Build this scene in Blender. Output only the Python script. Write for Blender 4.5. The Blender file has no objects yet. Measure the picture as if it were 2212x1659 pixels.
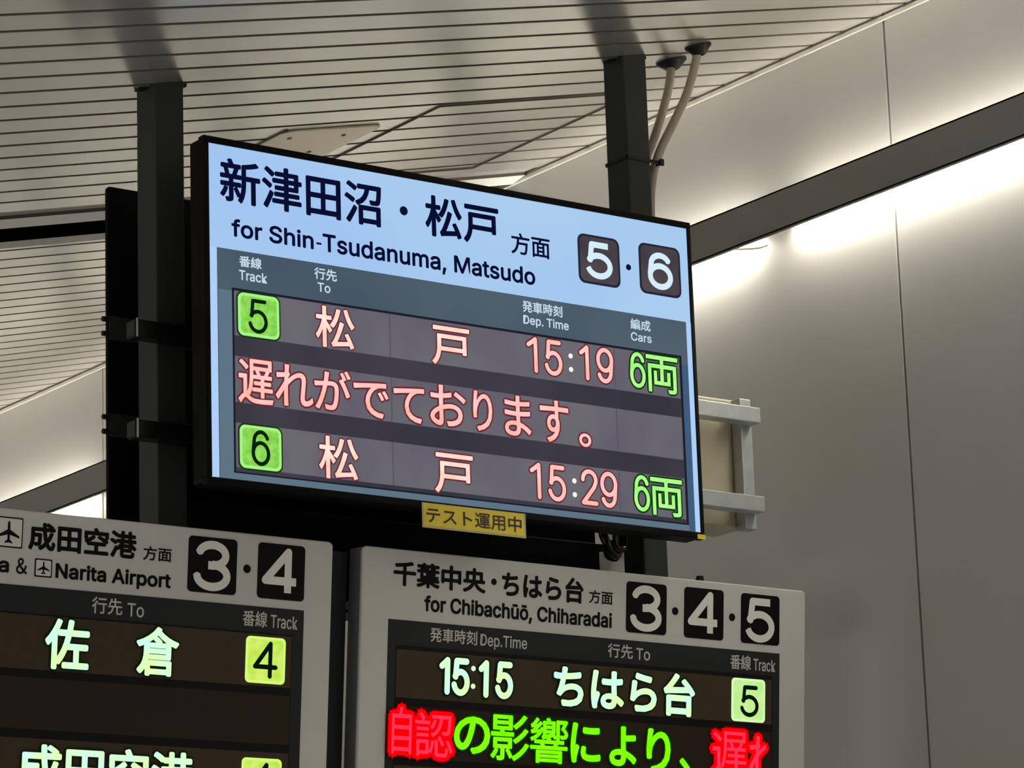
import bpy, math, os
from math import sin, cos, tan, radians, pi
from mathutils import Vector, Matrix

S = bpy.context.scene
H = 1.6                      # eye height; all z below are written from the eye, H is added when a mesh is made

# ------------------------------------------------------------------ camera, world, exposure
cam_d = bpy.data.cameras.new('camera')
cam_d.sensor_width = 36.0
cam_d.lens = 7241.34 / 2212 * 36
cam_d.clip_end = 100
cam = bpy.data.objects.new('camera', cam_d)
S.collection.objects.link(cam)
S.camera = cam
az, pitch, roll = radians(53.84305), radians(13.88532), radians(-1.91817)
fw = Vector((cos(az) * cos(pitch), sin(az) * cos(pitch), sin(pitch)))
rt = Vector((sin(az), -cos(az), 0))
up = rt.cross(fw)
r2 = rt * cos(roll) + up * sin(roll)
u2 = -rt * sin(roll) + up * cos(roll)
M = Matrix((r2, u2, -fw)).transposed().to_4x4()
M.translation = Vector((0, 0, H))
cam.matrix_world = M

S.view_settings.view_transform = 'Standard'
S.view_settings.look = 'None'
S.view_settings.gamma = 1
S.view_settings.exposure = 0
S.cycles.use_denoising = True
S.cycles.max_bounces = 6

world = bpy.data.worlds.new('station_daylight')
S.world = world
world.use_nodes = True
wn, wl = world.node_tree.nodes, world.node_tree.links
bg = wn['Background']
tc = wn.new('ShaderNodeTexCoord')
dot = wn.new('ShaderNodeVectorMath'); dot.operation = 'DOT_PRODUCT'
dot.inputs[1].default_value = Vector((0.50, -0.30, -0.81)).normalized()
wl.new(tc.outputs['Generated'], dot.inputs[0])
ramp = wn.new('ShaderNodeMapRange')
ramp.inputs['From Min'].default_value = 0.15
ramp.inputs['From Max'].default_value = 1.0
ramp.inputs['To Min'].default_value = 0.03
ramp.inputs['To Max'].default_value = 0.80
wl.new(dot.outputs['Value'], ramp.inputs['Value'])
bg.inputs['Color'].default_value = (1.0, 0.965, 0.90, 1)
wl.new(ramp.outputs['Result'], bg.inputs['Strength'])

# fill light added out of frame at the left to brighten the right wall
ul = bpy.data.lights.new('left_fill_light', 'AREA'); ul.shape = 'RECTANGLE'; ul.size = 0.25; ul.size_y = 12.0
ul.energy = 115; ul.color = (1.0, 0.955, 0.87)
ulo = bpy.data.objects.new('left_fill_light', ul); S.collection.objects.link(ulo)
ulo.location = (-1.9, 8.5, 0.9 + H); ulo.rotation_euler = (0, radians(-90), 0)

# ------------------------------------------------------------------ materials
def lin(c):
    c = c / 255.0
    return c / 12.92 if c <= 0.04045 else ((c + 0.055) / 1.055) ** 2.4
def rgb(r, g, b): return (lin(r), lin(g), lin(b), 1)

def pbr(name, col, rough=0.5, metal=0.0, spec=0.5, var=0.0, scale=6.0, bump=0.0):
    m = bpy.data.materials.new(name); m.use_nodes = True
    n, l = m.node_tree.nodes, m.node_tree.links
    b = n['Principled BSDF']
    b.inputs['Base Color'].default_value = (*col[:3], 1)
    b.inputs['Roughness'].default_value = rough
    b.inputs['Metallic'].default_value = metal
    b.inputs['Specular IOR Level'].default_value = spec
    if var or bump:
        t = n.new('ShaderNodeTexCoord'); no = n.new('ShaderNodeTexNoise')
        no.inputs['Scale'].default_value = scale; no.inputs['Detail'].default_value = 4
        l.new(t.outputs['Object'], no.inputs['Vector'])
        if var:
            mx = n.new('ShaderNodeMix'); mx.data_type = 'RGBA'
            mx.inputs[6].default_value = (*[max(0, c * (1 - var)) for c in col[:3]], 1)
            mx.inputs[7].default_value = (*[min(1, c * (1 + var)) for c in col[:3]], 1)
            l.new(no.outputs['Fac'], mx.inputs[0]); l.new(mx.outputs[2], b.inputs['Base Color'])
        if bump:
            bp = n.new('ShaderNodeBump'); bp.inputs['Strength'].default_value = bump; bp.inputs['Distance'].default_value = 0.004
            l.new(no.outputs['Fac'], bp.inputs['Height']); l.new(bp.outputs['Normal'], b.inputs['Normal'])
    return m

def glow(name, col, col2=None, scale=20.0, strength=1.0, contrast=(0.35, 0.65)):
    m = bpy.data.materials.new(name); m.use_nodes = True
    n, l = m.node_tree.nodes, m.node_tree.links
    n.remove(n['Principled BSDF'])
    e = n.new('ShaderNodeEmission'); e.inputs['Color'].default_value = col; e.inputs['Strength'].default_value = strength
    l.new(e.outputs[0], n['Material Output'].inputs[0])
    if col2:
        t = n.new('ShaderNodeTexCoord'); no = n.new('ShaderNodeTexNoise'); no.inputs['Scale'].default_value = scale
        mr = n.new('ShaderNodeMapRange'); mr.inputs['From Min'].default_value = contrast[0]; mr.inputs['From Max'].default_value = contrast[1]
        mx = n.new('ShaderNodeMix'); mx.data_type = 'RGBA'
        mx.inputs[6].default_value = col; mx.inputs[7].default_value = col2
        l.new(t.outputs['Object'], no.inputs['Vector']); l.new(no.outputs['Fac'], mr.inputs['Value'])
        l.new(mr.outputs['Result'], mx.inputs[0]); l.new(mx.outputs[2], e.inputs['Color'])
    return m

MAT = dict(
    ceiling=pbr('ceiling_slat_aluminium', (0.98, 0.96, 0.90), 0.22, metal=0.80, var=0.03, scale=3),
    groove=pbr('ceiling_groove', (0.13, 0.105, 0.08), 0.7, spec=0.1),
    slot=pbr('slot_black', (0.002, 0.002, 0.002), 0.8, spec=0.03),
    lip=pbr('slot_lip', (0.72, 0.71, 0.68), 0.3),
    lipgrey=pbr('slot_grey_lip', (0.33, 0.32, 0.30), 0.4),
    wall=pbr('wall_panel_metal', (0.46, 0.445, 0.42), 0.42, var=0.05, scale=1.2),
    joint=pbr('wall_joint', (0.05, 0.045, 0.04), 0.5),
    trim=pbr('trim_paint', (0.55, 0.52, 0.46), 0.4),
    fascia=pbr('valance_grey', (0.23, 0.225, 0.205), 0.5),
    black=pbr('black_paint', (0.003, 0.003, 0.003), 0.5, spec=0.15),
    pillar=pbr('pillar_black_paint', (0.030, 0.032, 0.028), 0.5, spec=0.2),
    plastic=pbr('black_plastic', (0.0025, 0.002, 0.0022), 0.5, spec=0.1),
    steel=pbr('galvanised_steel', (0.50, 0.53, 0.53), 0.42, metal=0.5, var=0.22, scale=30),
    blacksteel=pbr('black_steel', (0.004, 0.004, 0.004), 0.3, spec=0.25),
    darksteel=pbr('dark_steel', (0.03, 0.03, 0.028), 0.35, spec=0.3),
    beige=pbr('beige_enamel', (0.55, 0.49, 0.36), 0.45, var=0.04, scale=5),
    plate=pbr('beige_cover_plate', (0.85, 0.74, 0.58), 0.3, metal=0.4),
    conduit=pbr('cream_conduit', (0.42, 0.37, 0.28), 0.5),
    rubber=pbr('black_rubber', (0.008, 0.008, 0.008), 0.5, spec=0.3),
    gloss=pbr('black_glossy_cable', (0.006, 0.006, 0.006), 0.12),
    white=pbr('white_plastic', (0.85, 0.80, 0.77), 0.45),
    face=pbr('sign_face_grey', (0.60, 0.595, 0.555), 0.55, var=0.02, scale=9),
    side=pbr('sign_side_grey', (0.15, 0.155, 0.16), 0.5, spec=0.3),
    ink=pbr('black_vinyl', (0.005, 0.004, 0.004), 0.6, spec=0.12),
    plateink=pbr('black_plate_vinyl', (0.005, 0.003, 0.004), 0.5, spec=0.12),
    white_ink=pbr('white_vinyl', (0.86, 0.85, 0.78), 0.5),
    icon=pbr('icon_white', (0.72, 0.71, 0.64), 0.5),
    head=pbr('sign_dark_band', (0.022, 0.024, 0.026), 0.5, spec=0.15),
    head_ink=pbr('heading_grey_ink', (0.58, 0.56, 0.50), 0.5),
    ledwin=pbr('led_window_dark', (0.010, 0.009, 0.009), 0.5, spec=0.12),
    ledrow=pbr('led_row_brown', (0.062, 0.044, 0.026), 0.55, spec=0.1, var=0.15, scale=30),
    ledrow2=pbr('led_row_dark_brown', (0.034, 0.023, 0.017), 0.55, spec=0.1, var=0.12, scale=30),
    yellow=pbr('yellow_sticker', (0.95, 0.72, 0.06), 0.55, var=0.08, scale=40),
    sticker_edge=pbr('sticker_clear_edge', (0.60, 0.54, 0.26), 0.3),
    brown_ink=pbr('sticker_ink', (0.06, 0.03, 0.005), 0.6),
    lcd=glow('lcd_pale_blue', rgb(161, 197, 240), rgb(174, 207, 238), 1.6),
    lcd_edge=glow('lcd_white_blue', rgb(174, 207, 247)),
    lcd_band=glow('lcd_slate', rgb(71, 86, 102), rgb(84, 100, 112), 2.0),
    lcd_side=glow('lcd_side_blue', rgb(94, 115, 132)),
    lcd_side_r=glow('lcd_side_deep_blue', rgb(66, 92, 124)),
    lcd_win=glow('lcd_led_gap', rgb(66, 62, 74), rgb(54, 52, 62), 3.0),
    lcd_row=glow('lcd_led_row', rgb(98, 94, 108), rgb(108, 106, 112), 5.0),
    lcd_seam=glow('lcd_led_seam', rgb(88, 85, 97)),
    lcd_line=glow('lcd_line_dark', rgb(28, 30, 42)),
    navy=glow('lcd_navy_ink', rgb(10, 14, 48)),
    lcd_plate=glow('lcd_number_plate', rgb(64, 58, 68), rgb(80, 72, 76), 9),
    lcd_plate_edge=glow('lcd_plate_edge', rgb(38, 38, 56)),
    lcd_num=glow('lcd_white_number', rgb(214, 238, 250)),
    lcd_head=glow('lcd_heading_ink', rgb(196, 218, 232)),
    salmon=glow('lcd_salmon_text', rgb(255, 234, 222), rgb(255, 206, 188), 18),
    pinkt=glow('lcd_pink_text', rgb(255, 208, 206), rgb(255, 186, 172), 18),
    maroon=glow('lcd_maroon_glow', rgb(108, 40, 50)),
    lgreen=glow('lcd_green_text', rgb(152, 250, 122), rgb(188, 255, 150), 26),
    dgreen=glow('lcd_dark_green_glow', rgb(18, 58, 18)),
    whitept=glow('lcd_white_point', rgb(255, 248, 240)),
    tile=glow('lcd_green_tile', rgb(124, 204, 70), rgb(152, 226, 102), 60),
    tile_edge=glow('lcd_green_tile_edge', rgb(168, 242, 136)),
    tile_ink=glow('lcd_green_tile_ink', rgb(8, 34, 10)),
    led_white=glow('led_mint_text', rgb(206, 255, 244), rgb(226, 255, 182), 22),
    led_halo=glow('led_dark_halo', rgb(14, 24, 12)),
    led_red=glow('led_red_text', rgb(255, 52, 84)),
    led_red_halo=glow('led_red_halo', rgb(250, 0, 6)),
    led_red_fringe=glow('led_red_fringe', rgb(96, 0, 8)),
    led_green=glow('led_green_text', rgb(118, 255, 0), rgb(140, 255, 20), 30),
    led_green_halo=glow('led_green_halo', rgb(10, 56, 0)),
    led_tile=glow('led_lime_tile', rgb(186, 232, 76), rgb(216, 240, 112), 40),
    led_tile_edge=glow('led_lime_tile_edge', rgb(214, 250, 120)),
    led_tile2=glow('led_pale_green_tile', rgb(178, 240, 140), rgb(206, 240, 160), 40),
    led_tile2_edge=glow('led_pale_green_tile_edge', rgb(214, 252, 178)),
    led_tile_ink=glow('led_tile_ink', rgb(6, 22, 8)),
    tube=glow('fluorescent_tube', (1.0, 0.958, 0.85, 1), strength=64.0),
    tube_cap=pbr('tube_cap', (0.5, 0.5, 0.46), 0.4),
)

# ------------------------------------------------------------------ mesh helpers
class MB:
    """collects faces; one MB becomes one mesh object"""
    def __init__(self): self.v, self.f, self.mi = [], [], []
    def add(self, vs, fs, mi=0):
        o = len(self.v)
        self.v += [tuple(p) for p in vs]
        for f in fs: self.f.append([i + o for i in f]); self.mi.append(mi)
    def box(self, a, b, mi=0):
        x0, y0, z0 = a; x1, y1, z1 = b
        self.add([(x0, y0, z0), (x1, y0, z0), (x1, y1, z0), (x0, y1, z0), (x0, y0, z1), (x1, y0, z1), (x1, y1, z1), (x0, y1, z1)],
                 [(0, 3, 2, 1), (4, 5, 6, 7), (0, 1, 5, 4), (1, 2, 6, 5), (2, 3, 7, 6), (3, 0, 4, 7)], mi)
    def prism(self, ring_a, ring_b, mi=0, cap=True):
        n = len(ring_a)
        fs = [(i, (i + 1) % n, n + (i + 1) % n, n + i) for i in range(n)]
        if cap: fs += [tuple(reversed(range(n))), tuple(range(n, 2 * n))]
        self.add(list(ring_a) + list(ring_b), fs, mi)
    def tube(self, path, r, seg=12, mi=0):
        pts = [Vector(p) for p in path]; rings = []
        ref = Vector((0.3, 0.5, 0.81))
        for i, p in enumerate(pts):
            d = (pts[min(i + 1, len(pts) - 1)] - pts[max(i - 1, 0)]).normalized()
            a = d.cross(ref if abs(d.dot(ref)) < 0.95 else Vector((1, 0, 0))).normalized(); b = d.cross(a)
            rr = r(i / (len(pts) - 1)) if callable(r) else r
            rings.append([p + (a * cos(2 * pi * k / seg) + b * sin(2 * pi * k / seg)) * rr for k in range(seg)])
        vs = [q for ring in rings for q in ring]; fs = []
        for i in range(len(rings) - 1):
            for k in range(seg):
                fs.append((i * seg + k, i * seg + (k + 1) % seg, (i + 1) * seg + (k + 1) % seg, (i + 1) * seg + k))
        fs += [tuple(reversed(range(seg))), tuple(range((len(rings) - 1) * seg, len(rings) * seg))]
        self.add(vs, fs, mi)

def link(o): S.collection.objects.link(o); return o
WPOS = {}
def empty(name, loc, label, cat, group=None):
    o = link(bpy.data.objects.new(name, None)); o.empty_display_size = 0.05
    o.location = (loc[0], loc[1], loc[2] + H)
    WPOS[o] = Vector(o.location)
    o['label'] = label; o['category'] = cat
    if group: o['group'] = group
    return o
def build(name, mb, mats, parent=None, smooth=False, bevel=0.0, label=None, cat=None, group=None, kind=None, bseg=2):
    vs = [Vector((p[0], p[1], p[2] + H)) for p in mb.v]
    lo = Vector([min(p[i] for p in vs) for i in range(3)]); hi = Vector([max(p[i] for p in vs) for i in range(3)])
    org = Vector(((lo.x + hi.x) / 2, (lo.y + hi.y) / 2, lo.z if parent is None else (lo.z + hi.z) / 2))
    me = bpy.data.meshes.new(name)
    me.from_pydata([p - org for p in vs], [], mb.f)
    for m in (mats if isinstance(mats, (list, tuple)) else [mats]): me.materials.append(MAT[m] if isinstance(m, str) else m)
    for p, mi in zip(me.polygons, mb.mi): p.material_index = mi; p.use_smooth = smooth
    me.update()
    o = link(bpy.data.objects.new(name, me))
    WPOS[o] = org
    if parent is not None:
        o.parent = parent; o.location = org - WPOS[parent]
    else: o.location = org
    if bevel:
        b = o.modifiers.new('edge', 'BEVEL'); b.width = bevel; b.segments = bseg; b.limit_method = 'ANGLE'; b.angle_limit = radians(40)
    if label: o['label'] = label
    if cat: o['category'] = cat
    if group: o['group'] = group
    if kind: o['kind'] = kind
    return o

# plane frames: u to the right, v down from the top edge, w out of the face
class Frame:
    def __init__(self, O, ev, n): self.O, self.ex, self.ev, self.n = Vector(O), Vector((1, 0, 0)), Vector(ev), Vector(n)
    def p(self, u, v, w=0.0): return self.O + self.ex * u + self.ev * v + self.n * w
def rr_ring(u0, v0, u1, v1, r, seg=5):
    if r <= 0: return [(u0, v0), (u0, v1), (u1, v1), (u1, v0)]
    pts = []
    for cx, cy, a0 in ((u0 + r, v0 + r, -pi / 2), (u0 + r, v1 - r, -pi), (u1 - r, v1 - r, -3 * pi / 2), (u1 - r, v0 + r, -2 * pi)):
        for k in range(seg + 1):
            a = a0 - pi / 2 * k / seg
            pts.append((cx + r * cos(a), cy + r * sin(a)))
    return pts
def slab(F, mb, u0, v0, u1, v1, w0, w1, r=0.0, mi=0):
    ring = rr_ring(u0, v0, u1, v1, r)
    mb.prism([F.p(u, v, w0) for u, v in ring], [F.p(u, v, w1) for u, v in ring], mi)
def quadring(F, mb, outer, inner, w0, w1, mi=0):
    """a frame: rectangle with a rectangular hole"""
    (a0, b0, a1, b1), (c0, d0, c1, d1) = outer, inner
    for q in ((a0, b0, a1, d0), (a0, d1, a1, b1), (a0, d0, c0, d1), (c1, d0, a1, d1)):
        slab(F, mb, *q, w0, w1, 0, mi)
def disc(F, mb, u, v, r, w0, w1, mi=0, seg=20):
    ring = [(u + r * cos(-2 * pi * k / seg), v + r * sin(-2 * pi * k / seg)) for k in range(seg)]
    mb.prism([F.p(a, b, w0) for a, b in ring], [F.p(a, b, w1) for a, b in ring], mi)

# lettering: Blender's own fonts turned into meshes and fitted into a rectangle of the face
try:
    LATIN = bpy.data.fonts.load(os.path.join(bpy.utils.system_resource('DATAFILES'), 'fonts', 'Inter.woff2'))
except Exception:
    LATIN = None
_glyphs = {}
def glyph(txt, latin):
    k = (txt, latin)
    if k not in _glyphs:
        c = bpy.data.curves.new('lettering', 'FONT'); c.body = txt; c.resolution_u = 4
        if latin and LATIN: c.font = LATIN
        o = link(bpy.data.objects.new('lettering', c))
        bpy.context.view_layer.update()
        me = bpy.data.meshes.new_from_object(o.evaluated_get(bpy.context.evaluated_depsgraph_get()))
        vs = [(v.co.x, v.co.y) for v in me.vertices]; fs = [tuple(p.vertices) for p in me.polygons]
        bpy.data.meshes.remove(me); bpy.data.objects.remove(o); bpy.data.curves.remove(c)
        _glyphs[k] = (vs, fs)
    return _glyphs[k]
def lay(F, mb, txt, rect, w, bold=0.0, mi=0, latin=None):
    """bold: extra stroke half-width in metres (strokes thickened by shifted copies, kept inside the rectangle)"""
    if latin is None: latin = all(ord(ch) < 0x2000 for ch in txt)
    vs, fs = glyph(txt, latin)
    x0 = min(p[0] for p in vs); x1 = max(p[0] for p in vs); y0 = min(p[1] for p in vs); y1 = max(p[1] for p in vs)
    u0, v0, u1, v1 = rect
    return _lay(F, mb, vs, fs, (x0, y0, x1, y1), rect, w, bold, mi)
def _lay(F, mb, vs, fs, bb, rect, w, bold, mi, grow=0.0):
    x0, y0, x1, y1 = bb; u0, v0, u1, v1 = rect
    b = bold
    sx = (u1 - u0 - 2 * b) / (x1 - x0); sy = (v1 - v0 - 2 * b) / (y1 - y0)
    R = b + grow
    shifts = [(0, 0)] if R <= 0 else [(R * cos(2 * pi * k / 8), R * sin(2 * pi * k / 8)) for k in range(8)] + [(0, 0)]
    if R > 0.0035: shifts += [(R * .5 * cos(2 * pi * (k + .5) / 6), R * .5 * sin(2 * pi * (k + .5) / 6)) for k in range(6)]
    for k, (du, dv) in enumerate(shifts):
        ww = w + k * 1.2e-5
        mb.add([F.p(u0 + b + (x - x0) * sx + du, v0 + b + (y1 - y) * sy + dv, ww) for x, y in vs], fs, mi)
def text(F, name, parent, txt, rect, w, mat, bold=0.0, halo=None, halo_grow=0.004, fringe=None, fringe_grow=0.008, latin=None, label=None):
    mb = MB(); mats = []
    if latin is None: latin = all(ord(ch) < 0x2000 for ch in txt)
    vs, fs = glyph(txt, latin)
    bb = (min(p[0] for p in vs), min(p[1] for p in vs), max(p[0] for p in vs), max(p[1] for p in vs))
    layers = []
    if fringe: layers.append((fringe, fringe_grow))
    if halo: layers.append((halo, halo_grow))
    layers.append((mat, 0.0))
    for i, (m, g) in enumerate(layers):
        mats.append(m); _lay(F, mb, vs, fs, bb, rect, w + i * 0.0005, bold, i, g)
    return build(name, mb, mats, parent, label=label)

# figures drawn as strokes: centre lines in a unit box, y down
def _arc(cx, cy, rx, ry, a0, a1, n=22):
    return [(cx + rx * cos(radians(a0 + (a1 - a0) * k / n)), cy + ry * sin(radians(a0 + (a1 - a0) * k / n))) for k in range(n + 1)]
_six = [_arc(.52, .30, .45, .30, -22, -180, 14) + [(.0, .64)], _arc(.5, .67, .5, .33, 180, 540, 32)]
FIG = {'1': [[(0, .19), (.55, .09), (1, 0), (1, 1)]],
       '2': [_arc(.5, .27, .5, .27, 180, 375, 20) + [(.84, .50), (0, 1), (1, 1)]],
       '3': [_arc(.48, .245, .46, .245, 188, 450) + [(.34, .49)], _arc(.48, .735, .52, .265, -90, 184)],
       '4': [[(.73, 1), (.73, 0), (0, .72), (1, .72)]],
       '5': [[(.93, 0), (.15, 0), (.07, .50)] + _arc(.47, .67, .53, .33, -146, 165)],
       '6': _six, '9': [[(1 - x, 1 - y) for x, y in l] for l in _six]}
def _strokes(F, mb, chx, rect, w, half, mi=0, grow=0.0, flat=False):
    u0, v0, u1, v1 = rect; R = half + grow
    W, Hh = u1 - u0 - 2 * half, v1 - v0 - 2 * half
    kz = 0
    for line in FIG[chx]:
        P = [(u0 + half + x * W, v0 + half + y * Hh) for x, y in line]
        for k in range(len(P) - 1):
            (a, b), (c, d) = P[k], P[k + 1]; L = math.hypot(c - a, d - b)
            if L < 1e-9: continue
            nx, ny = -(d - b) / L * R, (c - a) / L * R
            mb.add([F.p(a + nx, b + ny, w + kz), F.p(c + nx, d + ny, w + kz), F.p(c - nx, d - ny, w + kz), F.p(a - nx, b - ny, w + kz)], [(0, 1, 2, 3)], mi); kz += 4e-6
        for k, (a, b) in enumerate(P):
            if flat and k in (0, len(P) - 1): continue
            mb.add([F.p(a + R * cos(2 * pi * q / 14), b + R * sin(2 * pi * q / 14), w + kz) for q in range(14)], [tuple(range(14))], mi); kz += 4e-6
def figures(F, name, parent, txt, rects, w, mat, half, halo=None, halo_grow=0.004, flat=False):
    mb = MB()
    mats = ([halo] if halo else []) + [mat]
    for chx, r_ in zip(txt, rects):
        if halo: _strokes(F, mb, chx, r_, w, half, 0, halo_grow)
        _strokes(F, mb, chx, r_, w + (0.0006 if halo else 0), half, len(mats) - 1, 0.0, flat)
    return build(name, mb, mats, parent)

# ================================================================== THE SETTING
TAN = tan(radians(12.89)); CZ = 1.7428
WX = 5.82
def cz(x): return CZ + TAN * x

# ceiling: one sheet of real slats running along X, with dark grooves and a black slot
CX0, CX1 = -2.0, WX - 0.008
pitch_s, phase = 0.1272, 5.877
prof = []            # list of (y, dz, material of the face that follows)
g, ch, gd = 0.0062, 0.003, 0.016
lines = []
k = -22
while phase + pitch_s * k < 7.72: lines.append(phase + pitch_s * k); k += 1
lines.append(7.785)
far = [8.292 + pitch_s * 1.0 * j for j in range(0, 46)]
def slat(a, b, m=0):
    prof.extend([(a + g, gd, 1), (a + g, 0.002, 1), (a + g + ch, 0.0, m), (b - g - ch, 0.0, 0), (b - g, 0.002, 1), (b - g, gd, 1)])
for a, b in zip(lines[:-1], lines[1:]): slat(a, b)
# slot: grey step, bright lip, black recess, grey lip
prof += [(7.790, gd, 1), (7.790, 0.006, 3), (7.851, 0.006, 1), (7.851, -0.004, 2), (7.912, -0.016, 2), (7.916, -0.016, 4), (7.917, 0.10, 4), (8.150, 0.10, 4), (8.150, -0.004, 3), (8.241, -0.004, 3), (8.246, gd, 1)]
slat(8.246, far[0] + 0.0)
for a, b in zip(far[:-1], far[1:]): slat(a, b)
mb = MB()
vs, fs = [], []
for y, dz, m in prof:
    vs += [(CX0, y, cz(CX0) + dz), (CX1, y, cz(CX1) + dz)]
mb.v = vs
for i in range(len(prof) - 1):
    mb.f.append([2 * i, 2 * i + 1, 2 * i + 3, 2 * i + 2]); mb.mi.append(prof[i][2])
ceil_o = build('ceiling', mb, ['ceiling', 'groove', 'lip', 'lipgrey', 'slot'], kind='structure')

# right wall: metal panels with open joints
mb = MB()
js = [6.2314 + 2.1378 * k for k in range(-3, 5)]
ys = [-0.5] + js + [14.3]
zt, zb = cz(WX) + 0.01, -1.6
for i in range(len(ys) - 1):
    a = ys[i] + (0.004 if i else 0); b = ys[i + 1] - (0.004 if i < len(ys) - 2 else 0)
    mb.box((WX, a, zb), (WX + 0.03, b, zt))
mb.box((WX + 0.012, -0.5, zb), (WX + 0.05, 14.3, zt), 1)
build('wall_right', mb, ['wall', 'joint'], kind='structure', bevel=0.0015)

# slim trim where the wall meets the ceiling
mb = MB(); mb.box((WX - 0.007, -0.5, cz(WX) - 0.020), (WX - 0.0005, 14.3, cz(WX) - 0.006))
build('trim_1', mb, 'trim', kind='structure', bevel=0.003)

# ================================================================== COVE LIGHT
FX = 5.70
cove = empty('cove_light', (FX, 7.0, 2.54), 'long dark grey valance with glowing fluorescent tubes along the right wall', 'light')
mb = MB(); mb.box((FX, 0.5, 2.5415), (FX + 0.006, 14.2, 2.6535))
mb.box((FX, 0.5, 2.6475), (FX + 0.02, 14.2, 2.6535)); mb.box((FX, 0.5, 2.5415), (FX + 0.016, 14.2, 2.5475))
build('valance', mb, 'fascia', cove, bevel=0.001)
for yy in [0.43 + 1.26 * i for i in range(11)]:
    mb = MB(); mb.box((FX + 0.006, yy, 2.636), (WX - 0.001, yy + 0.012, 2.6465)); build('wall_arm', mb, 'fascia', cove)
TX, TZ = 5.792, 2.598
y = 6.78 - 1.26 * 5
while y < 13.6:
    mb = MB(); mb.tube([(TX, y, TZ), (TX, y + 1.10, TZ)], 0.013, 12)
    t = build('fluorescent_tube', mb, 'tube', cove, smooth=True)
    mb = MB(); mb.tube([(TX, y - 0.024, TZ), (TX, y - 0.0005, TZ)], 0.0145, 12); build('end_cap', mb, 'tube_cap', t)
    mb = MB(); mb.tube([(TX, y + 1.1005, TZ), (TX, y + 1.124, TZ)], 0.0145, 12); build('end_cap', mb, 'tube_cap', t)
    mb = MB(); mb.box((5.742, y - 0.03, 2.614), (5.780, y + 1.13, 2.634)); build('baffle_batten', mb, 'tube_cap', cove, bevel=0.002)  # unseen block added above the tube to cut light thrown upward
    y += 1.26
mb = MB(); mb.tube([(5.745, 6.80, 2.556), (5.76, 6.76, 2.549), (5.775, 6.735, 2.547), (5.79, 6.715, 2.552)], 0.003, 6)
build('lead_wire', mb, 'conduit', cove, smooth=True)

# ================================================================== CEILING FITTINGS
# thin dark seams outlining an access hatch in the slats
def seam(n, x0, y0, x1, y1, wd, off=-0.004):
    mb = MB(); a, b = Vector((x0, y0, 0)), Vector((x1, y1, 0)); d = (b - a).normalized(); nrm = Vector((-d.y, d.x, 0)) * wd / 2
    ring = [a + nrm, b + nrm, b - nrm, a - nrm]
    mb.prism([(p.x, p.y, cz(p.x) + off) for p in ring], [(p.x, p.y, cz(p.x) - 0.0005) for p in ring])
    build('trim_%d' % n, mb, 'groove', kind='structure')
seam(2, 4.846, 6.914, 4.846, 7.70, 0.0045)
seam(3, 5.511, 6.914, 5.511, 7.70, 0.004)
seam(4, 4.846, 6.914, 5.511, 6.910, 0.0035)
seam(5, 4.846, 7.70, 5.511, 7.70, 0.005)
# beige cover plate with screws
CF = Frame((4.458, 7.066, cz(4.458)), (0, 1, 0), (0, 0, -1)); CF.ex = Vector((1, 0, TAN))
cp = empty('cover_plate', (4.62, 7.23, cz(4.62) - 0.005), 'beige screwed cover plate with rounded corners on the slatted ceiling', 'plate')
mb = MB(); slab(CF, mb, 0, 0, 0.315, 0.33, 0.001, 0.006, 0.035); build('plate', mb, 'plate', cp, bevel=0.0015)
mb = MB(); slab(CF, mb, -0.006, -0.004, 0.010, 0.33, -0.002, 0.003, 0.004); build('shadow_gap', mb, 'groove', cp)
for (x, y) in ((4.513, 7.134), (4.689, 7.142), (4.684, 7.306), (4.513, 7.306)):
    mb = MB(); disc(CF, mb, x - 4.458, y - 7.066, 0.006, 0.0055, 0.008, seg=10); build('screw', mb, 'groove', cp)

# ================================================================== PILLARS
def pillar(x0, x1, label, zbot):
    y0, y1 = 6.50, 6.587
    r = empty('support_pillar', ((x0 + x1) / 2, (y0 + y1) / 2, zbot), label, 'pillar', 'steel pillars holding the displays')
    mb = MB()
    ring = [(x0, y0), (x1, y0), (x1, y1), (x0, y1)]
    mb.prism([(x, y, zbot) for x, y in ring], [(x, y, cz(x) + 0.004) for x, y in ring])
    build('shaft', mb, 'pillar', r, bevel=0.004)
    for s in (-1, 1):
        mb = MB(); xa = x0 - 0.026 if s < 0 else x1 + 0.001; xb = xa + 0.025
        ring = [(xa, y0 + 0.03), (xb, y0 + 0.03), (xb, y0 + 0.05), (xa, y0 + 0.05)]
        mb.prism([(x, y, cz(x) - 0.006) for x, y in ring], [(x, y, cz(x) + 0.001) for x, y in ring])
        build('ceiling_tab', mb, 'rubber', r)
    return r
pillar(3.7416, 3.8202, 'left black square steel pillar standing beside the black rear display', 1.47)
pillar(5.1433, 5.2191, 'right black square steel pillar with cream conduits strapped to it', 1.47)

# header beam under the displays
hb = empty('header_beam', (4.45, 6.64, 1.40), 'black steel beam behind the two lower signs, under the black rear display', 'beam')
mb = MB(); mb.box((3.83, 6.60, 1.40), (5.222, 6.70, 1.635)); build('beam', mb, 'black', hb, bevel=0.003)
mb = MB(); mb.box((3.9, 6.50, 1.405), (5.05, 6.60, 1.45)); build('hanger', mb, 'black', hb)

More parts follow.
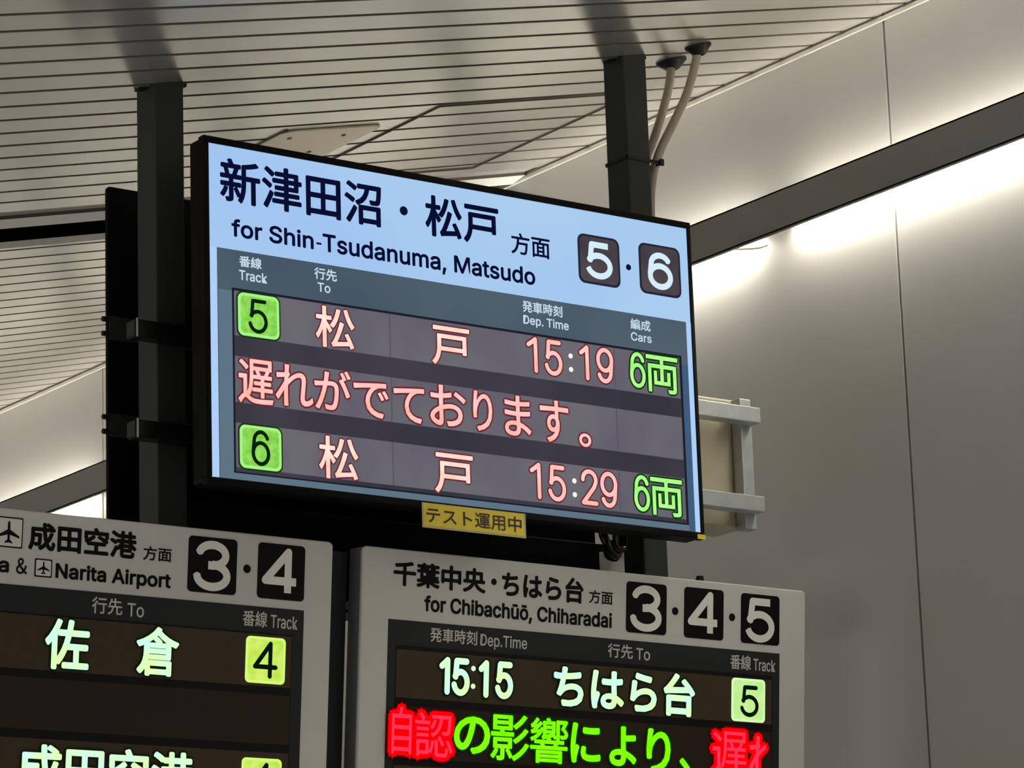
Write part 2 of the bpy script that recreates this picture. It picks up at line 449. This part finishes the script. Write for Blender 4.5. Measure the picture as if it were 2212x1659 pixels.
# ================================================================== MOUNTING FRAME
mf = empty('mounting_frame', (4.58, 6.47, 1.69), 'galvanised steel rail frame holding the displays to the pillars', 'frame')
def channel(x0, x1, y0, y1, z0, z1):
    mb = MB(); mb.box((x0, y0, z0), (x1, y1, z1)); return mb
for z0, z1 in ((1.9635, 2.0045), (1.7285, 1.7695)):
    build('rail', channel(4.45, 5.507, 6.450, 6.491, z0, z1), 'steel', mf, bevel=0.002)
    rl = build('rail', channel(3.66, 4.449, 6.450, 6.491, z0, z1), 'blacksteel', mf, bevel=0.002, label='black left half of the steel rail')  # left half of each rail takes a near-black material
    mb = MB(); mb.box((3.6565, 6.4535, z0 + 0.003), (3.6598, 6.4885, z1 - 0.003)); build('rail_end_cap', mb, 'darksteel', rl)
    mb = MB(); mb.box((3.6600, 6.4480, z0 - 0.0015), (3.6640, 6.4498, z1 + 0.0015)); build('rail_rim', mb, 'steel', rl)
up_o = build('upright', channel(5.474, 5.5115, 6.492, 6.529, 1.690, 2.036), 'steel', mf, bevel=0.002)

# beige equipment box behind the rails
eb = empty('equipment_box', (5.37, 6.60, 1.698), 'beige steel equipment box behind the galvanised rails right of the screen', 'box')
mb = MB(); mb.box((5.235, 6.535, 1.699), (5.506, 6.658, 2.042)); build('casing', mb, 'beige', eb, bevel=0.006)
mb = MB(); mb.box((5.486, 6.531, 1.73), (5.490, 6.5345, 2.03)); build('dark_line', mb, 'joint', eb)  # thin dark upright line on the casing front

# ================================================================== REAR DISPLAY
rd = empty('rear_display', (4.47, 6.72, 1.603), 'black back to back display behind the lit screen, seen from behind', 'display')
DB = Frame((3.718, 6.70, 2.3985), (0, 0, -1), (0, -1, 0))
mb = MB(); slab(DB, mb, 0.007, 0, 1.427, 0.817, -0.012, 0.0, 0.010); build('back_cover', mb, 'plastic', rd, bevel=0.003)
mb = MB(); slab(DB, mb, 0.075, 0.020, 1.42, 0.80, -0.055, -0.0145, 0.012); build('front_housing', mb, 'plastic', rd, bevel=0.005)
mb = MB(); slab(DB, mb, 0.30, 0.10, 1.25, 0.72, 0.0005, 0.012, 0.02); build('vent_cover', mb, 'plastic', rd, bevel=0.004)
for v0, v1 in ((0.3200, 0.3775), (0.5560, 0.6115)):
    mb = MB(); slab(DB, mb, 0.0105, v0, 0.28, v1, 0.0005, 0.004, 0.002); br = build('back_bracket', mb, 'darksteel', rd)
    for dv in (0.0100, 0.0450):
        mb = MB(); zz = 2.3985 - v0 - dv; mb.tube([(3.7245, 6.696, zz), (3.7085, 6.696, zz)], 0.0062, 8); build('side_bolt', mb, 'rubber', br)

# ================================================================== LIT DEPARTURE DISPLAY
D = Frame((3.7726, 6.312, 2.404), (0, 0, -1), (0, -1, 0))
dd = empty('departure_display', (4.4726, 6.35, 1.603), 'large lit flat screen departure board with pale blue header and track numbers 5 and 6', 'display')
mb = MB()
quadring(D, mb, (-0.0145, -0.0165, 1.413, 0.801), (0.0, 0.0, 1.4015, 0.7842), -0.020, 0.004)
build('bezel', mb, 'plastic', dd, bevel=0.002)
mb = MB(); slab(D, mb, -0.0135, -0.0155, 1.412, 0.800, -0.062, -0.0205, 0.012); build('back_cover', mb, 'plastic', dd, bevel=0.005)
mb = MB(); slab(D, mb, 0.0, 0.0, 1.4015, 0.7842, -0.020, 0.0); scr = build('screen', mb, 'lcd', dd)
w = 0.0006
def rectpart(name, parent, F, u0, v0, u1, v1, w0, mat, r=0.0, th=0.0004, label=None):
    mb = MB(); slab(F, mb, u0, v0, u1, v1, w0 - 0.0003, w0 + th, r); return build(name, mb, mat, parent, label=label)
rectpart('side_strip', scr, D, 0.0, 0.2468, 0.0195, 0.7842, w, 'lcd_edge')
rectpart('side_strip', scr, D, 1.3863, 0.2465, 1.4015, 0.7842, w, 'lcd_edge')
rectpart('column_band', scr, D, 0.0195, 0.2468, 1.3863, 0.7842, w, 'lcd_band')
rectpart('side_panel', scr, D, 0.022, 0.345, 0.0575, 0.7842, w + 0.001, 'lcd_side')
rectpart('side_panel', scr, D, 1.366, 0.36, 1.3855, 0.7842, w + 0.001, 'lcd_side_r')
rectpart('bottom_panel', scr, D, 0.0575, 0.7695, 1.366, 0.7842, w + 0.001, 'lcd_side')
rectpart('led_window', scr, D, 0.0575, 0.3375, 1.365, 0.7690, w + 0.001, 'lcd_win')
mb = MB(); quadring(D, mb, (0.0575, 0.3375, 1.365, 0.769), (0.0625, 0.3425, 1.359, 0.7655), w + 0.001, w + 0.0018); build('window_edge', mb, 'lcd_line', scr)
for v0, v1 in ((0.3440, 0.4490), (0.4975, 0.6050), (0.6530, 0.7560)):
    rectpart('led_row', scr, D, 0.0630, v0, 1.3565, v1, w + 0.002, 'lcd_row')
    rectpart('led_row_seam', scr, D, 0.4860, v0, 0.4895, v1, w + 0.0026, 'lcd_seam')
    rectpart('led_row_seam', scr, D, 1.1500, v0, 1.1530, v1, w + 0.0026, 'lcd_seam')
# header writing
text(D, 'station_name_text', scr, '新津田沼', (0.0293, 0.0290, 0.4734, 0.1352), w + 0.001, 'navy', 0.0024)
mb = MB(); disc(D, mb, 0.5374, 0.0828, 0.0112, w, w + 0.001); build('separator_dot', mb, 'navy', scr)
text(D, 'station_name_text', scr, '松戸', (0.5983, 0.0310, 0.8147, 0.1345), w + 0.001, 'navy', 0.0024)
text(D, 'direction_text', scr, '方面', (0.8499, 0.0886, 0.9673, 0.1434), w + 0.001, 'navy', 0.0010)
for s, r_ in (('for Shin', (0.0587, 0.1725, 0.2813, 0.2160)), ('-', (0.2880, 0.1965, 0.3032, 0.2015)), ('Tsudanuma,', (0.3059, 0.1725, 0.6560, 0.2255)), ('Matsudo', (0.6790, 0.1725, 0.9194, 0.2160))):
    text(D, 'romanised_text', scr, s, r_, w + 0.001, 'navy', 0.0016)
for n, pr, tr in (('5', (1.0530, 0.0612, 1.1825, 0.1880), (1.0770, 0.0780, 1.1580, 0.1732)), ('6', (1.2434, 0.0575, 1.3753, 0.1890), (1.2685, 0.0772, 1.3486, 0.1742))):
    rectpart('number_plate', scr, D, *pr, w + 0.001, 'lcd_plate_edge', 0.019)
    rectpart('plate_face', scr, D, pr[0] + 0.006, pr[1] + 0.006, pr[2] - 0.006, pr[3] - 0.006, w + 0.0018, 'lcd_plate', 0.015)
    figures(D, 'plate_numeral', scr, n, [tr], w + 0.003, 'lcd_num', 0.0078, flat=True)
mb = MB(); disc(D, mb, 1.2101, 0.1284, 0.0078, w, w + 0.001); build('separator_dot', mb, 'navy', scr)
# column headings
for s, r_ in (('番線', (0.0777, 0.2581, 0.1376, 0.2846)), ('Track', (0.0768, 0.2927, 0.1521, 0.3165)), ('行先', (0.2808, 0.2576, 0.3429, 0.2859)), ('To', (0.2888, 0.2934, 0.3244, 0.3160)),
              ('発車時刻', (0.8768, 0.2577, 0.9975, 0.2869)), ('Dep. Time', (0.8781, 0.2940, 1.0153, 0.3225)), ('編成', (1.2074, 0.2598, 1.2706, 0.2879)), ('Cars', (1.2072, 0.2950, 1.2724, 0.3170))):
    text(D, 'column_heading', scr, s, r_, w + 0.002, 'lcd_head', 0.0006)
# rows
for n, (a, b, c, d), tr in (('5', (0.0720, 0.3460, 0.1818, 0.4472), (0.1000, 0.3578, 0.1500, 0.4390)), ('6', (0.0720, 0.6558, 0.1820, 0.7560), (0.1015, 0.6648, 0.1511, 0.7480))):
    rectpart('track_tile', scr, D, a - 0.004, b - 0.004, c + 0.004, d + 0.004, w + 0.0026, 'dgreen', 0.018)
    rectpart('tile_rim', scr, D, a, b, c, d, w + 0.0034, 'tile_edge', 0.015)
    rectpart('tile_face', scr, D, a + 0.007, b + 0.007, c - 0.007, d - 0.007, w + 0.0042, 'tile', 0.01)
    figures(D, 'tile_numeral', scr, n, [tr], w + 0.005, 'tile_ink', 0.0046)
lw = w + 0.003
def lcd_text(name, s, r_, core='salmon', halo='maroon', b=0.0014, hg=0.0036): text(D, name, scr, s, r_, lw, core, b, halo, hg)
lcd_text('destination_text', '松', (0.2806, 0.3483, 0.3881, 0.4470)); lcd_text('destination_text', '戸', (0.6060, 0.3540, 0.7153, 0.4500))
lcd_text('destination_text', '松', (0.2830, 0.6575, 0.3909, 0.7575)); lcd_text('destination_text', '戸', (0.6040, 0.6640, 0.7146, 0.7607))
for vv, a, b in ((0.3470, '15', '19'), (0.6590, '15', '29')):
    o = 0.0 if vv < 0.5 else -0.003
    figures(D, 'time_text', scr, a, [(0.8842 + o, vv, 0.9160 + o, vv + 0.0895), (0.9390 + o, vv + 0.001, 0.9905 + o, vv + 0.0900)], lw, 'pinkt', 0.0053, 'maroon', 0.0038)
    k2 = ((1.0370, 1.0870) if b[0] == '2' else (1.0430, 1.0720)); figures(D, 'time_text', scr, b, [(k2[0] + o, vv + 0.001, k2[1] + o, vv + 0.0895), (1.0950 + o, vv + 0.001, 1.1470 + o, vv + 0.0905)], lw, 'pinkt', 0.0053, 'maroon', 0.0038)
    mb = MB(); disc(D, mb, 1.0165 + o, vv + 0.034, 0.0062, lw, lw + 0.001); disc(D, mb, 1.0165 + o, vv + 0.068, 0.0062, lw, lw + 0.001); build('time_colon', mb, 'whitept', scr)
    figures(D, 'car_count_text', scr, '6', [(1.1985 + o, vv - 0.001, 1.2470 + o, vv + 0.0900)], lw, 'lgreen', 0.0050, 'dgreen', 0.0045)
    text(D, 'car_count_text', scr, '両', (1.2500 + o, vv + 0.000, 1.3500 + o, vv + 0.0945), lw, 'lgreen', 0.0013, 'dgreen', 0.0045)
cells = ((0.0698, 0.1632), (0.1690, 0.2705), (0.2740, 0.3740), (0.3815, 0.4790), (0.4930, 0.5800), (0.5960, 0.6990), (0.7200, 0.7760), (0.8120, 0.8900), (0.9170, 1.0030), (1.0330, 1.0698))
vr = ((0.5000, 0.6050), (0.5010, 0.5990), (0.4990, 0.5960), (0.5160, 0.6010), (0.5160, 0.6010), (0.4990, 0.5980), (0.5010, 0.5990), (0.5000, 0.6000), (0.4990, 0.6040), (0.5710, 0.6050))
for chx, (a, b), (c, d) in zip('遅れがでております。', cells, vr):
    lcd_text('message_text', chx, (a, c, b, d), 'pinkt', 'maroon', 0.0014, 0.0044)
# yellow notice sticker and corner tab
D2 = Frame((3.7726, 6.307, 2.404), (0, 0, -1), (0, -1, 0))
mb = MB(); slab(D2, mb, 0.5640, 0.7890, 0.8620, 0.8485, 0.0, 0.0012); stk = build('notice_sticker', mb, 'sticker_edge', dd, label='yellow paper sticker hanging from the lower bezel')
rectpart('sticker_face', stk, D2, 0.5680, 0.7905, 0.8555, 0.8440, 0.0016, 'yellow')
text(D2, 'sticker_text', stk, 'テスト運用中', (0.5740, 0.7985, 0.8490, 0.8370), 0.0026, 'brown_ink', 0.0007)
mb = MB(); slab(D2, mb, 1.3880, 0.7905, 1.4125, 0.8020, 0.0, 0.0016); build('corner_tab', mb, 'yellow', dd, label='small yellow tab')

# ================================================================== LOWER SIGNS
ti = radians(5.17)
EV, EN = (0, sin(ti), -cos(ti)), (0, -cos(ti), -sin(ti))
SW, SH, SD = 1.3510, 0.86, 0.062
def sign(O, label):
    F = Frame(O, EV, EN)
    c = F.p(SW / 2, SH, -SD / 2)
    r = empty('departure_sign', c, label, 'sign', 'departure signs under the screen')
    mb = MB(); slab(F, mb, 0.0015, 0.002, SW - 0.0015, SH, -SD, -0.0125); build('housing', mb, 'side', r, bevel=0.003)
    mb = MB(); slab(F, mb, 0, 0, SW, SH, -0.012, 0.0, 0.012); fc = build('face_panel', mb, 'face', r, bevel=0.003)
    return F, r, fc
RF, rs, rf = sign((4.2330, 6.4, 1.520), 'grey departure sign for tracks 3, 4 and 5 under the right half of the screen')
LF, ls, lf = sign((4.1497 - SW, 6.4, 1.520), 'grey departure sign for tracks 3 and 4 at the lower left with aeroplane symbols')
RO, LO = -0.0006, SW     # measured u offsets
def sr(r_): return (r_[0] + RO, r_[1], r_[2] + RO, r_[3])
def sl(r_): return (r_[0] + LO, r_[1], r_[2] + LO, r_[3])
FW = 0.0007
def numplate(F, fc, n, pr, tr):
    rectpart('number_plate', fc, F, *pr, FW, 'plateink', 0.010)
    figures(F, 'plate_numeral', fc, n, [tr], FW + 0.001, 'white_ink', 0.0094, flat=True)
def dotpart(F, fc, u, v, r):
    mb = MB(); disc(F, mb, u, v, r, FW - 0.0005, FW + 0.0005); build('separator_dot', mb, 'ink', fc)
def lamp_text(F, fc, s, r_, w_=FW + 0.0045, core='led_white', halo='led_halo', b=0.0028, hg=0.004, fr=None, frg=0.009):
    text(F, 'led_text', fc, s, r_, w_, core, b, halo, hg, fr, frg)
def tile(F, fc, n, pr, tr, m='led_tile'):
    rectpart('track_tile', fc, F, *pr, FW + 0.003, m + '_edge', 0.011)
    rectpart('tile_face', fc, F, pr[0] + 0.006, pr[1] + 0.006, pr[2] - 0.006, pr[3] - 0.006, FW + 0.0036, m, 0.008)
    figures(F, 'tile_numeral', fc, n, [tr], FW + 0.0046, 'led_tile_ink', 0.0054)
def rows(F, fc, u0, u1, list_):
    for v0, v1, m in list_: rectpart('led_row', fc, F, u0, v0, u1, v1, FW + 0.0016, m)

# --- right sign
text(RF, 'station_name_text', rf, '千葉中央', sr((0.0862, 0.0268, 0.3507, 0.0862)), FW, 'ink', 0.0022)
dotpart(RF, rf, 0.3746 + RO, 0.0551, 0.0078)
text(RF, 'station_name_text', rf, 'ちはら台', sr((0.3981, 0.0258, 0.6428, 0.0880)), FW, 'ink', 0.0022)
text(RF, 'direction_text', rf, '方面', sr((0.6593, 0.0508, 0.7321, 0.0837)), FW, 'ink', 0.0006)
text(RF, 'romanised_text', rf, 'for Chibachūō, Chiharadai', sr((0.1752, 0.1025, 0.7306, 0.1482)), FW, 'ink', 0.0016)
numplate(RF, rf, '3', sr((0.7740, 0.0206, 0.9000, 0.1460)), sr((0.7885, 0.0270, 0.8840, 0.1415)))
numplate(RF, rf, '4', sr((0.9556, 0.0198, 1.0821, 0.1462)), sr((0.9670, 0.0270, 1.0705, 0.1405)))
numplate(RF, rf, '5', sr((1.1386, 0.0209, 1.2650, 0.1466)), sr((1.1548, 0.0305, 1.2480, 0.1428)))
dotpart(RF, rf, 0.9275 + RO, 0.0833, 0.0098); dotpart(RF, rf, 1.1098 + RO, 0.0850, 0.0098)
rectpart('heading_band', rf, RF, 0.0746, 0.1660, 1.2655, SH - 0.05, FW, 'head')
for s, r_ in (('発車時刻', (0.1933, 0.1769, 0.3287, 0.2108)), ('Dep.Time', (0.3380, 0.1812, 0.4750, 0.2172)), ('行先', (0.7186, 0.1774, 0.7956, 0.2120)), ('To', (0.8062, 0.1833, 0.8494, 0.2122)), ('番線', (1.1047, 0.1780, 1.1718, 0.2149)), ('Track', (1.1798, 0.1842, 1.2519, 0.2143))):
    text(RF, 'column_heading', rf, s, sr(r_), FW + 0.001, 'head_ink', 0.0005)
rectpart('led_window', rf, RF, 0.0980, 0.2245, 1.2420, SH - 0.06, FW + 0.0008, 'ledwin')
rows(RF, rf, 0.0990, 1.2390, ((0.2350, 0.3470, 'ledrow'), (0.3660, 0.4870, 'ledrow2'), (0.5040, 0.6200, 'ledrow'), (0.6380, 0.7550, 'ledrow2')))
figures(RF, 'led_text', rf, '1515', [sr(q) for q in ((0.2189, 0.2440, 0.2500, 0.3330), (0.2560, 0.2440, 0.3070, 0.3335), (0.3320, 0.2440, 0.3620, 0.3335), (0.3820, 0.2440, 0.4334, 0.3335))], FW + 0.0045, 'led_white', 0.0076, 'led_halo', 0.004)
lamp_text(RF, rf, 'ちはら台', sr((0.5534, 0.2375, 0.9898, 0.3440)), b=0.0037)
mb = MB(); disc(RF, mb, 0.3165 + RO, 0.2665, 0.0062, FW + 0.005, FW + 0.006); disc(RF, mb, 0.3165 + RO, 0.3085, 0.0062, FW + 0.005, FW + 0.006); build('time_colon', mb, 'led_white', rf)
tile(RF, rf, '5', sr((1.1078, 0.2363, 1.2170, 0.3448)), sr((1.1370, 0.2531, 1.1950, 0.3326)), 'led_tile2')
for s, r_ in (('自', (0.0890, 0.3690, 0.1450, 0.4780)), ('認', (0.1542, 0.3775, 0.2616, 0.4804))):
    lamp_text(RF, rf, s, sr(r_), core='led_red', halo='led_red_halo', b=0.0006, hg=0.0098, fr='led_red_fringe', frg=0.0138)
for s, r_ in (('の', (0.2646, 0.3793, 0.3698, 0.4683)), ('影', (0.3710, 0.3688, 0.4838, 0.4786)), ('響', (0.4864, 0.3700, 0.5992, 0.4792)), ('に', (0.6073, 0.3764, 0.6983, 0.4733)), ('よ', (0.7250, 0.3776, 0.8084, 0.4751)), ('り', (0.8390, 0.3776, 0.9145, 0.4860)), ('、', (0.9424, 0.4450, 0.9763, 0.4790))):
    lamp_text(RF, rf, s, sr(r_), core='led_green', halo='led_green_halo', b=0.0034 if s in 'のにより、' else 0.0018, hg=0.0045)
lamp_text(RF, rf, '遅', sr((1.0448, 0.3723, 1.1571, 0.4840)), core='led_red', halo='led_red_halo', b=0.0006, hg=0.0098, fr='led_red_fringe', frg=0.0138)
# the next character runs off the LED window and only its left half is lit
mb = MB()
vs, fs = glyph('れ', False)
x0 = min(p[0] for p in vs); x1 = max(p[0] for p in vs); y0 = min(p[1] for p in vs); y1 = max(p[1] for p in vs)
import bmesh
bmg = bmesh.new()
bv = [bmg.verts.new((x, y, 0)) for x, y in vs]
for f in fs:
    try: bmg.faces.new([bv[i] for i in f])
    except ValueError: pass
bmesh.ops.bisect_plane(bmg, geom=bmg.verts[:] + bmg.edges[:] + bmg.faces[:], plane_co=(x0 + (x1 - x0) * 0.56, 0, 0), plane_no=(1, 0, 0), clear_outer=True)
bmg.verts.ensure_lookup_table(); bmg.verts.index_update()
hv = [(v.co.x, v.co.y) for v in bmg.verts]; hf = [tuple(v.index for v in f.verts) for f in bmg.faces]; bmg.free()
hb_ = (min(p[0] for p in hv), y0, max(p[0] for p in hv), y1)
for i, gr in enumerate((0.0135, 0.0098, 0.0)): _lay(RF, mb, hv, hf, hb_, sr((1.1630, 0.3788, 1.2190, 0.4840)), FW + 0.0045 + i * 0.0005, 0.0012, i, gr)
build('led_text', mb, ['led_red_fringe', 'led_red_halo', 'led_red'], rf)
# small lug on the top edge
mb = MB(); mb.prism([RF.p(u, v, -0.03) for u, v in ((1.030, -0.016), (1.022, 0.004), (1.044, 0.004), (1.040, -0.016))], [RF.p(u, v, -0.045) for u, v in ((1.030, -0.016), (1.022, 0.004), (1.044, 0.004), (1.040, -0.016))])
build('hanging_lug', mb, 'rubber', rs)

# --- left sign
def plane_icon(F, fc, u0, v0, u1, v1):
    rectpart('airport_icon', fc, F, u0 - 0.003, v0 - 0.003, u1 + 0.003, v1 + 0.003, FW, 'ink', 0.003)
    rectpart('icon_field', fc, F, u0, v0, u1, v1, FW + 0.0008, 'icon', 0.003)
    pts = [(0, -.42), (.035, -.38), (.045, -.30), (.045, -.10), (.40, .13), (.40, .20), (.045, .09), (.040, .27), (.14, .36), (.14, .41), (0, .37)]
    out = pts + [(-a, b) for a, b in reversed(pts[1:-1])]
    cu, cv, su, sv = (u0 + u1) / 2, (v0 + v1) / 2, (u1 - u0) * 1.02, (v1 - v0) * 0.98
    mb = MB(); ring = [(cu + a * su, cv + b * sv) for a, b in reversed(out)]
    mb.prism([F.p(a, b, FW + 0.0012) for a, b in ring], [F.p(a, b, FW + 0.0018) for a, b in ring])
    build('aeroplane_symbol', mb, 'ink', fc)
plane_icon(LF, lf, *sl((-0.8665, 0.0215, -0.8035, 0.0820)))
text(LF, 'station_name_text', lf, '成田空港', sl((-0.7864, 0.0232, -0.5172, 0.0852)), FW, 'ink', 0.0022)
text(LF, 'direction_text', lf, '方面', sl((-0.5003, 0.0519, -0.4276, 0.0835)), FW, 'ink', 0.0006)
text(LF, 'romanised_text', lf, 'a', sl((-0.8560, 0.1140, -0.8300, 0.1403)), FW, 'ink', 0.0016)
text(LF, 'romanised_text', lf, '＆', sl((-0.8130, 0.1049, -0.7863, 0.1403)), FW, 'ink', 0.0007)
plane_icon(LF, lf, *sl((-0.7652, 0.1057, -0.7290, 0.1396)))
text(LF, 'romanised_text', lf, 'Narita Airport', sl((-0.7167, 0.1080, -0.4271, 0.1500)), FW, 'ink', 0.0016)
numplate(LF, lf, '3', sl((-0.3848, 0.0180, -0.2576, 0.1442)), sl((-0.3680, 0.0255, -0.2738, 0.1394)))
numplate(LF, lf, '4', sl((-0.2021, 0.0174, -0.0760, 0.1446)), sl((-0.1910, 0.0255, -0.0895, 0.1378)))
dotpart(LF, lf, -0.2303 + LO, 0.0813, 0.0098)
rectpart('heading_band', lf, LF, 0.075, 0.1645, SW - 0.0747, SH - 0.05, FW, 'head')
for s, r_ in (('行先', (-0.6242, 0.1749, -0.5480, 0.2117)), ('To', (-0.5352, 0.1822, -0.4932, 0.2124)), ('番線', (-0.2379, 0.1750, -0.1728, 0.2112)), ('Track', (-0.1635, 0.1805, -0.0916, 0.2105))):
    text(LF, 'column_heading', lf, s, sl(r_), FW + 0.001, 'head_ink', 0.0005)
rectpart('led_window', lf, LF, 0.098, 0.2232, SW - 0.1040, SH - 0.06, FW + 0.0008, 'ledwin')
rows(LF, lf, 0.099, SW - 0.1065, ((0.2270, 0.3445, 'ledrow'), (0.3620, 0.4740, 'ledrow2'), (0.4930, 0.6120, 'ledrow'), (0.6300, 0.7500, 'ledrow2')))
for s, r_ in (('佐', (-0.7378, 0.2300, -0.6283, 0.3413)), ('倉', (-0.5116, 0.2301, -0.4021, 0.3405)), ('成田空港', (-0.7907, 0.5040, -0.3532, 0.6110))):
    lamp_text(LF, lf, s, sl(r_), b=0.0030)
tile(LF, lf, '4', sl((-0.2282, 0.2328, -0.1227, 0.3383)), sl((-0.2090, 0.2424, -0.1435, 0.3268)))
tile(LF, lf, '4', sl((-0.2290, 0.5068, -0.1235, 0.6123)), sl((-0.2098, 0.5165, -0.1443, 0.6008)))

# dark jointing post in the gap between the two signs
mb = MB(); PF = Frame((4.1560, 6.4585, 1.5200), EV, EN); slab(PF, mb, 0.0, 0.006, 0.072, 0.84, -0.012, 0.0)
build('jointing_post', mb, 'head', label='narrow dark post in the gap between the two lower signs', cat='post', bevel=0.002)

# ================================================================== CABLES
def smooth_path(pts, n=8):
    P = [Vector(p) for p in pts]; P = [P[0] * 2 - P[1]] + P + [P[-1] * 2 - P[-2]]; out = []
    for i in range(1, len(P) - 2):
        for k in range(n):
            t = k / n; a, b, c, d = P[i - 1:i + 3]
            out.append(0.5 * ((2 * b) + (c - a) * t + (2 * a - 5 * b + 4 * c - d) * t * t + (3 * b - a - 3 * c + d) * t ** 3))
    out.append(P[-2]); return out
def conduit(path, rx, ry, rad, label):
    top = Vector((rx, ry, cz(rx)))
    r = empty('cable_conduit', path[-1], label, 'conduit', 'cream conduits beside the right pillar')
    mb = MB(); mb.tube(smooth_path(path), 0.0115, 14); build('tube', mb, 'conduit', r, smooth=True)
    mb = MB()
    seg = 24; nrm = Vector((TAN, 0, -1)).normalized(); a = Vector((1, 0, TAN)).normalized(); b = Vector((0, 1, 0))
    rings = [(rad, 0.0), (rad, 0.004), (rad * 0.72, 0.014), (0.018, 0.024), (0.0122, 0.026)]
    vs = [top + nrm * h + (a * cos(2 * pi * k / seg) + b * sin(2 * pi * k / seg)) * q for q, h in rings for k in range(seg)]
    fs = [(i * seg + k, i * seg + (k + 1) % seg, (i + 1) * seg + (k + 1) % seg, (i + 1) * seg + k) for i in range(len(rings) - 1) for k in range(seg)]
    mb.add(vs, fs); build('ceiling_rosette', mb, 'rubber', r, smooth=True)
conduit([(5.376, 6.585, cz(5.376) + 0.005), (5.360, 6.580, 2.905), (5.328, 6.568, 2.83), (5.288, 6.562, 2.74), (5.250, 6.560, 2.66), (5.2390, 6.560, 2.58), (5.2370, 6.560, 2.45), (5.2370, 6.560, 2.25)], 5.376, 6.588, 0.042, 'cream conduit from the left dark ceiling rosette, nearer the pillar')
conduit([(5.3560, 6.449, cz(5.356) + 0.005), (5.350, 6.456, 2.92), (5.332, 6.475, 2.84), (5.302, 6.500, 2.76), (5.268, 6.522, 2.68), (5.248, 6.532, 2.60), (5.2400, 6.534, 2.50), (5.2390, 6.534, 2.25)], 5.355, 6.448, 0.036, 'cream conduit from the right dark ceiling rosette, farther from the pillar')
# strap around pillar and conduits
tie = empty('cable_tie', (5.20, 6.54, 2.62), 'black cable tie strapping the conduits to the right pillar', 'strap')
mb = MB(); mb.box((5.1405, 6.4965, 2.638), (5.254, 6.4995, 2.647)); mb.box((5.1405, 6.4965, 2.638), (5.1425, 6.59, 2.647)); mb.box((5.2515, 6.4965, 2.638), (5.254, 6.59, 2.647)); mb.box((5.1405, 6.588, 2.638), (5.254, 6.590, 2.647))
build('band', mb, 'rubber', tie)
mb = MB(); mb.box((5.244, 6.488, 2.633), (5.256, 6.4962, 2.651)); build('buckle', mb, 'rubber', tie, bevel=0.001)
# white saddle and glossy black cables under the screen
sad = empty('cable_saddle', (5.08, 6.51, 1.52), 'white cable saddle standing on top of the sign with tracks 3, 4 and 5', 'bracket')
SFm = Frame((5.0075, 6.497, 1.590), (0, 0, -1), (0, -1, 0))
mb = MB()
arc = [(0.0, 0.0)] + [(0.004 + 0.0305 * (1 - cos(pi * k / 10)), 0.0215 * sin(pi * k / 10) ** 0.8 + 0.001) for k in range(11)] + [(0.069, -0.004), (0.069, 0.075), (0.0, 0.075)]
ring = [(a, b) for a, b in reversed(arc)]
mb.prism([SFm.p(a, b, -0.012) for a, b in ring], [SFm.p(a, b, 0.0) for a, b in ring]); build('saddle_plate', mb, 'white', sad)
cb = empty('cable_bundle', (5.05, 6.475, 1.56), 'glossy black cable loop hanging under the screen above the white saddle', 'cable')
for i, (pts, rad) in enumerate((([(4.998, 6.455, 1.66), (5.000, 6.460, 1.625), (5.010, 6.468, 1.598), (5.028, 6.476, 1.580), (5.046, 6.484, 1.586), (5.054, 6.486, 1.62), (5.056, 6.486, 1.66)], 0.0105),
                  ([(5.010, 6.440, 1.66), (5.015, 6.448, 1.62), (5.028, 6.462, 1.596), (5.056, 6.470, 1.598), (5.062, 6.474, 1.63), (5.062, 6.474, 1.66)], 0.008),
                  ([(4.985, 6.470, 1.66), (4.989, 6.470, 1.62), (5.016, 6.474, 1.590), (5.036, 6.480, 1.574)], 0.007))):
    mb = MB(); mb.tube(smooth_path(pts), rad, 12); build('cable', mb, 'gloss', cb, smooth=True)
mb = MB(); PFc = Frame((4.9725, 6.432, 1.6330), (0, 0, -1), (0, -1, 0))
ring = [(0.0, 0.0), (0.014, 0.026), (0.019, 0.027), (0.015, 0.001)]
mb.prism([PFc.p(a, b, -0.003) for a, b in ring], [PFc.p(a, b, 0) for a, b in ring]); build('cable_tag', mb, 'white', cb)
